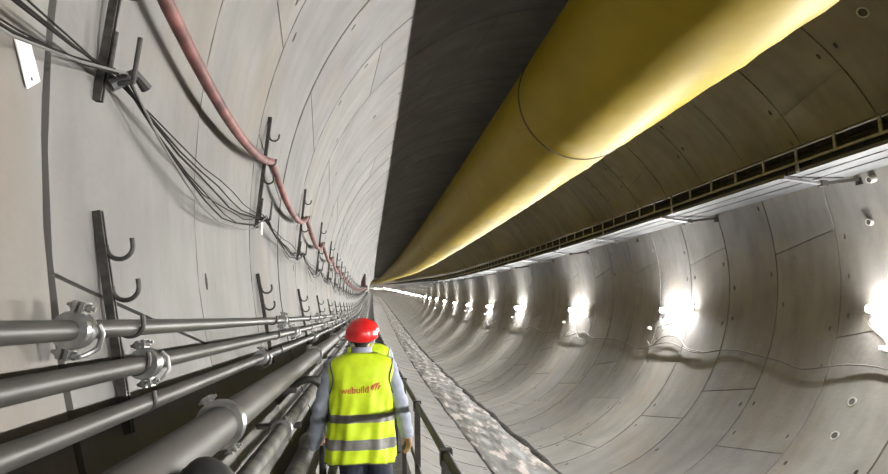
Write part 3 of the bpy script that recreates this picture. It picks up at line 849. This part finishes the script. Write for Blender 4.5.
for i, y in enumerate(YLs+back):
    o = lamp if i == 0 else copy_tree(lamp)
    o.location = P(LX-.045, y, LZ); o.rotation_euler = (grade(y), radians(11.5), 0)
    o['label'] = ('tube lamp on the right wall, out of view behind the camera' if y < 1 else
                  'nearest lit tube lamp, cut off by the right picture edge' if i == 0 else
                  '%s lit tube lamp from the right picture edge' % ORD[i] if i < 9 else
                  'lit tube lamp far down the right wall, merged into the bright row')
    if y > 130 or y < 1: continue
    f = jb if i == 0 else copy_tree(jb)
    yb = y+(.45 if i == 0 else 1.35); zb = -.60 if i == 0 else -.50
    f.location = P(wx(zb, .028, 1), yb, zb); f.rotation_euler = (grade(yb), radians(18), 0)
    f['label'] = ('white junction box with two wires below the nearest tube lamp' if i == 0 else
                  'small white junction box beside the %s tube lamp from the right' % ORD[i] if i < 6 else
                  'white junction box beside a distant tube lamp')
    pts = [(y+LH-.1, LZ-.04), (y+LH-.02, LZ-.2), (yb-.02, zb+.12), (yb, zb+.02)]
    for q in ((0, 1) if i == 0 else (0,)):
        mm = MB().tube(curve_pts([P(wx(z, .02, 1), yq+.06*q*(1 if 0 < k_ < 3 else 0), z) for k_, (yq, z) in enumerate(pts)], 5), .006, 6)
        w_ = mm.build('lead', M['wirelight'], o, o.location)
        w_.rotation_euler = (0, 0, 0); w_.matrix_parent_inverse = Matrix.Translation(o.location) @ (Matrix.Translation(o.location) @ o.rotation_euler.to_matrix().to_4x4()).inverted() if False else o.rotation_euler.to_matrix().to_4x4().inverted()
# the supply cable strung along the right wall under the lamps
ctrl = []
y = -4.0
while y < 120:
    ctrl.append((y, -.93))
    y += .5
def sup(y):
    d = min(abs(y-q) for q in YLs)
    s = 1.0 if d > 2.2 else 0.0
    return -.90-.10*sin(2.1*y)*(.4+.6*(1-s))-.05*sin(.83*y+1)
pts = [P(wx(sup(q), .03+.02*(1+sin(3*q)), 1), q, sup(q)) for q in [c[0] for c in ctrl]]
pts = curve_pts(pts, 2)
tag(MB().tube(pts, .012, 8).build('supply_cable', M['wirelight'], origin=P(7.3, 0, -.9)), 'grey cable strung loosely along the right wall below the tube lamps', 'cable')
for i, y in enumerate(YLs[1:7]):
    z = sup(y); A = lambda yq, zq, e: P(wx(zq, e, 1), yq, zq)
    c = [A(y+1.3, z-.02, .03), A(y+.95, z-.12, .05), A(y+.5, z+.10, .09), A(y+.1, z+.17, .10), A(y-.35, z+.13, .09), A(y-.8, z-.08, .06), A(y-1.3, z-.12, .03)]
    tag(MB().tube(curve_pts(c, 6), .012, 8).build('cable_loop', M['wirelight'], origin=A(y, z, .05)),
        'spare grey cable loop on the right wall below the %s tube lamp' % ORD[i+1], 'cable', 'spare cable loops on the right wall')

# round sockets in the lining
def socket(deg, y, r, proud, label):
    c = P(*wp(deg, y, 0)); o = thing('lifting_socket', c, label, 'socket', rot=(0, -radians(deg), 0))
    MB().lathe([(.02, r*.72), (.02, r), (-proud, r), (-proud, r*.72)], (0, 0, 0), 'X', 20).build('rim', M['socket_face'], o)
    MB().tube([(.02, 0, 0), (-proud+.003, 0, 0)], r*.80, 16).build('socket_face', M['holeshade'], o)  # near-black disc paints the shade of the hole; the lining stays uncut
socket(15.2, 7.92-.0, .055, .10, 'round pipe-like socket under the cable tray at the right edge')
socket(6.8, 8.19, .055, .05, 'round socket in the lining below the cable tray, lower of two')
socket(45, 6.63, .085, .015, 'dark round socket high in the lining at the top right corner')
socket(-30.2, 8.28, .075, .012, 'upper of two dark round sockets low on the right wall')
socket(-37.8, 8.30, .075, .012, 'lower of two dark round sockets low on the right wall')

# ---------------------------------------------------------------- cable tray on brackets, right wall
TZ = 2.0; TX0, TX1 = 6.30, wx(TZ, 0, 1)
br = thing('tray_bracket', (0, 0, 0), '', 'bracket', 'cantilever brackets under the cable tray')
def bar(p0, p1, w, h):
    m = MB(); (xa, za), (xb, zb) = p0, p1
    m.add([(xa, -w, za), (xb, -w, zb), (xb, -w, zb+h), (xa, -w, za+h), (xa, w, za), (xb, w, zb), (xb, w, zb+h), (xa, w, za+h)],
          [(0, 1, 2, 3), (7, 6, 5, 4), (0, 4, 5, 1), (1, 5, 6, 2), (2, 6, 7, 3), (3, 7, 4, 0)]); return m
bar((0.02, -.055), (-.63, -.135), .03, .05).build('root_arm', M['steel'], br, smooth=False)
bar((-.58, -.135), (-1.27, -.042), .035, .04).build('tip_arm', M['armgrey'], br, smooth=False)
MB().box(-.66, -.56, -.05, .05, -.15, -.06).build('knuckle', M['steel'], br, smooth=False)
MB().box(-.0, .05, -.06, .06, -.12, .05).build('wall_plate', M['steel'], br, smooth=False)
YB0, DYB = .45, 3.87
pan = thing('cable_tray', (0, 0, 0), '', 'tray', 'metal tray panels between the brackets')
m = MB(); L_ = DYB/2-.03
m.box(-1.20, -.22, -L_, L_, -.004, .004); m.box(-1.205, -1.197, -L_, L_, -.004, .05); m.box(-.223, -.215, -L_, L_, -.004, .05)
for q in (-.95, -.62): m.box(q-.025, q+.025, -L_, L_, -.016, -.004)
m.build('sheet', M['sheet'], pan, smooth=False)
for j in range(-3, 50):
    y = YB0+DYB*j
    o = br if j == -3 else copy_tree(br)
    o.location = P(TX1, y, TZ); o.rotation_euler = (grade(y), 0, 0)
    o['label'] = ('bracket of the cable tray, out of view beside or behind the camera' if j < 2 else
                  '%s bracket under the cable tray from the right picture edge' % ORD[j-2] if j < 9 else
                  'distant bracket under the cable tray, a few pixels wide')
    o = pan if j == -3 else copy_tree(pan)
    y += DYB/2
    o.location = P(TX1, y, TZ-.0); o.rotation_euler = (grade(y), 0, 0)
    o['label'] = ('metal tray panel out of view beside or behind the camera' if j < 1 else
                  '%s bright metal tray panel from the right picture edge' % ORD[j-1] if j < 8 else
                  'distant bright metal tray panel, a few pixels wide')
t = thing('cable_ladder', P(TX0, 0, TZ), 'long dark cable ladder on edge above the bright tray panels', 'cable ladder')
o0 = t.location
def strip(x0, x1, z0, z1, name, mat, t, o0, y0=-10, y1=250):
    vs = []; fs = []; yq = [y0]+ys(-2, y1)
    for y in yq:
        for (x, z) in ((x0, z0), (x1, z0), (x1, z1), (x0, z1)): vs.append(P(x, y, z))
    for i in range(len(yq)-1):
        for j in range(4): fs.append((4*i+j, 4*i+(j+1) % 4, 4*i+4+(j+1) % 4, 4*i+4+j))
    fs += [(3, 2, 1, 0), tuple(len(vs)-4+i for i in range(4))]
    return MB().add(vs, fs).build(name, mat, t, o0, smooth=False)
strip(6.29, 6.32, 2.355, 2.375, 'upper_rail', M['rail'], t, o0)
strip(6.285, 6.32, 2.115, 2.150, 'lower_rail', M['armgrey'], t, o0)
for j in range(0, 96):
    y = 2.72+.74*j; p0 = P(6.295, y, 2.14)
    m = MB().box(p0.x, p0.x+.02, y-.022, y+.022, p0.z, p0.z+.22)
    if j % 5 == 2: m.box(p0.x, p0.x+.02, y-.03, y+.03, p0.z-.14, p0.z)
    m.build('rung', M['armgrey'], t, o0, smooth=False)
for i, (x, z, r) in enumerate([(6.42, 2.085, .07), (6.42, 2.215, .06), (6.43, 2.325, .05), (6.60, 2.085, .07)]):
    tag(MB().tube([P(x, y, z) for y in [-10]+ys(-2, 250)], r, 12).build('power_cable', M['cable'], origin=P(x, 0, z)),
        ['lowest front black power cable lying on the right hand tray', 'middle black power cable stacked behind the ladder rungs',
         'topmost black power cable behind the ladder rungs', 'rear black power cable lying on the tray nearer the wall'][i], 'cable', 'black power cables on the tray')

# ---------------------------------------------------------------- camera, world, look
f = 600.0; u0, v0 = 366.0, 318.0
v = Vector(((u0-444)/f, 1, (237-v0)/f)).normalized()
X = v.cross(Vector((0, 0, 1))).normalized(); Z = X.cross(v)
cam = bpy.data.cameras.new('camera'); co = bpy.data.objects.new('camera', cam); COL.objects.link(co)
cam.sensor_width = 36; cam.sensor_fit = 'HORIZONTAL'; cam.lens = f*36/888; cam.clip_start = .05; cam.clip_end = 2000
right = Vector((X.x, v.x, Z.x)); fwd = Vector((X.y, v.y, Z.y)); upw = Vector((X.z, v.z, Z.z))
mt = Matrix((right, upw, -fwd)).transposed().to_4x4()
co.matrix_world = mt
SC.camera = co
w = bpy.data.worlds.new('world'); SC.world = w; w.use_nodes = True
w.node_tree.nodes['Background'].inputs[0].default_value = (.9, .95, 1, 1); w.node_tree.nodes['Background'].inputs[1].default_value = .12
SC.view_settings.view_transform = 'Standard'; SC.view_settings.look = 'None'; SC.view_settings.gamma = 1
SC.view_settings.use_curve_mapping = False
SC.view_settings.exposure = 4.85
SC.cycles.max_bounces = 8; SC.cycles.diffuse_bounces = 6; SC.cycles.sample_clamp_indirect = 6
SC.cycles.use_denoising = True
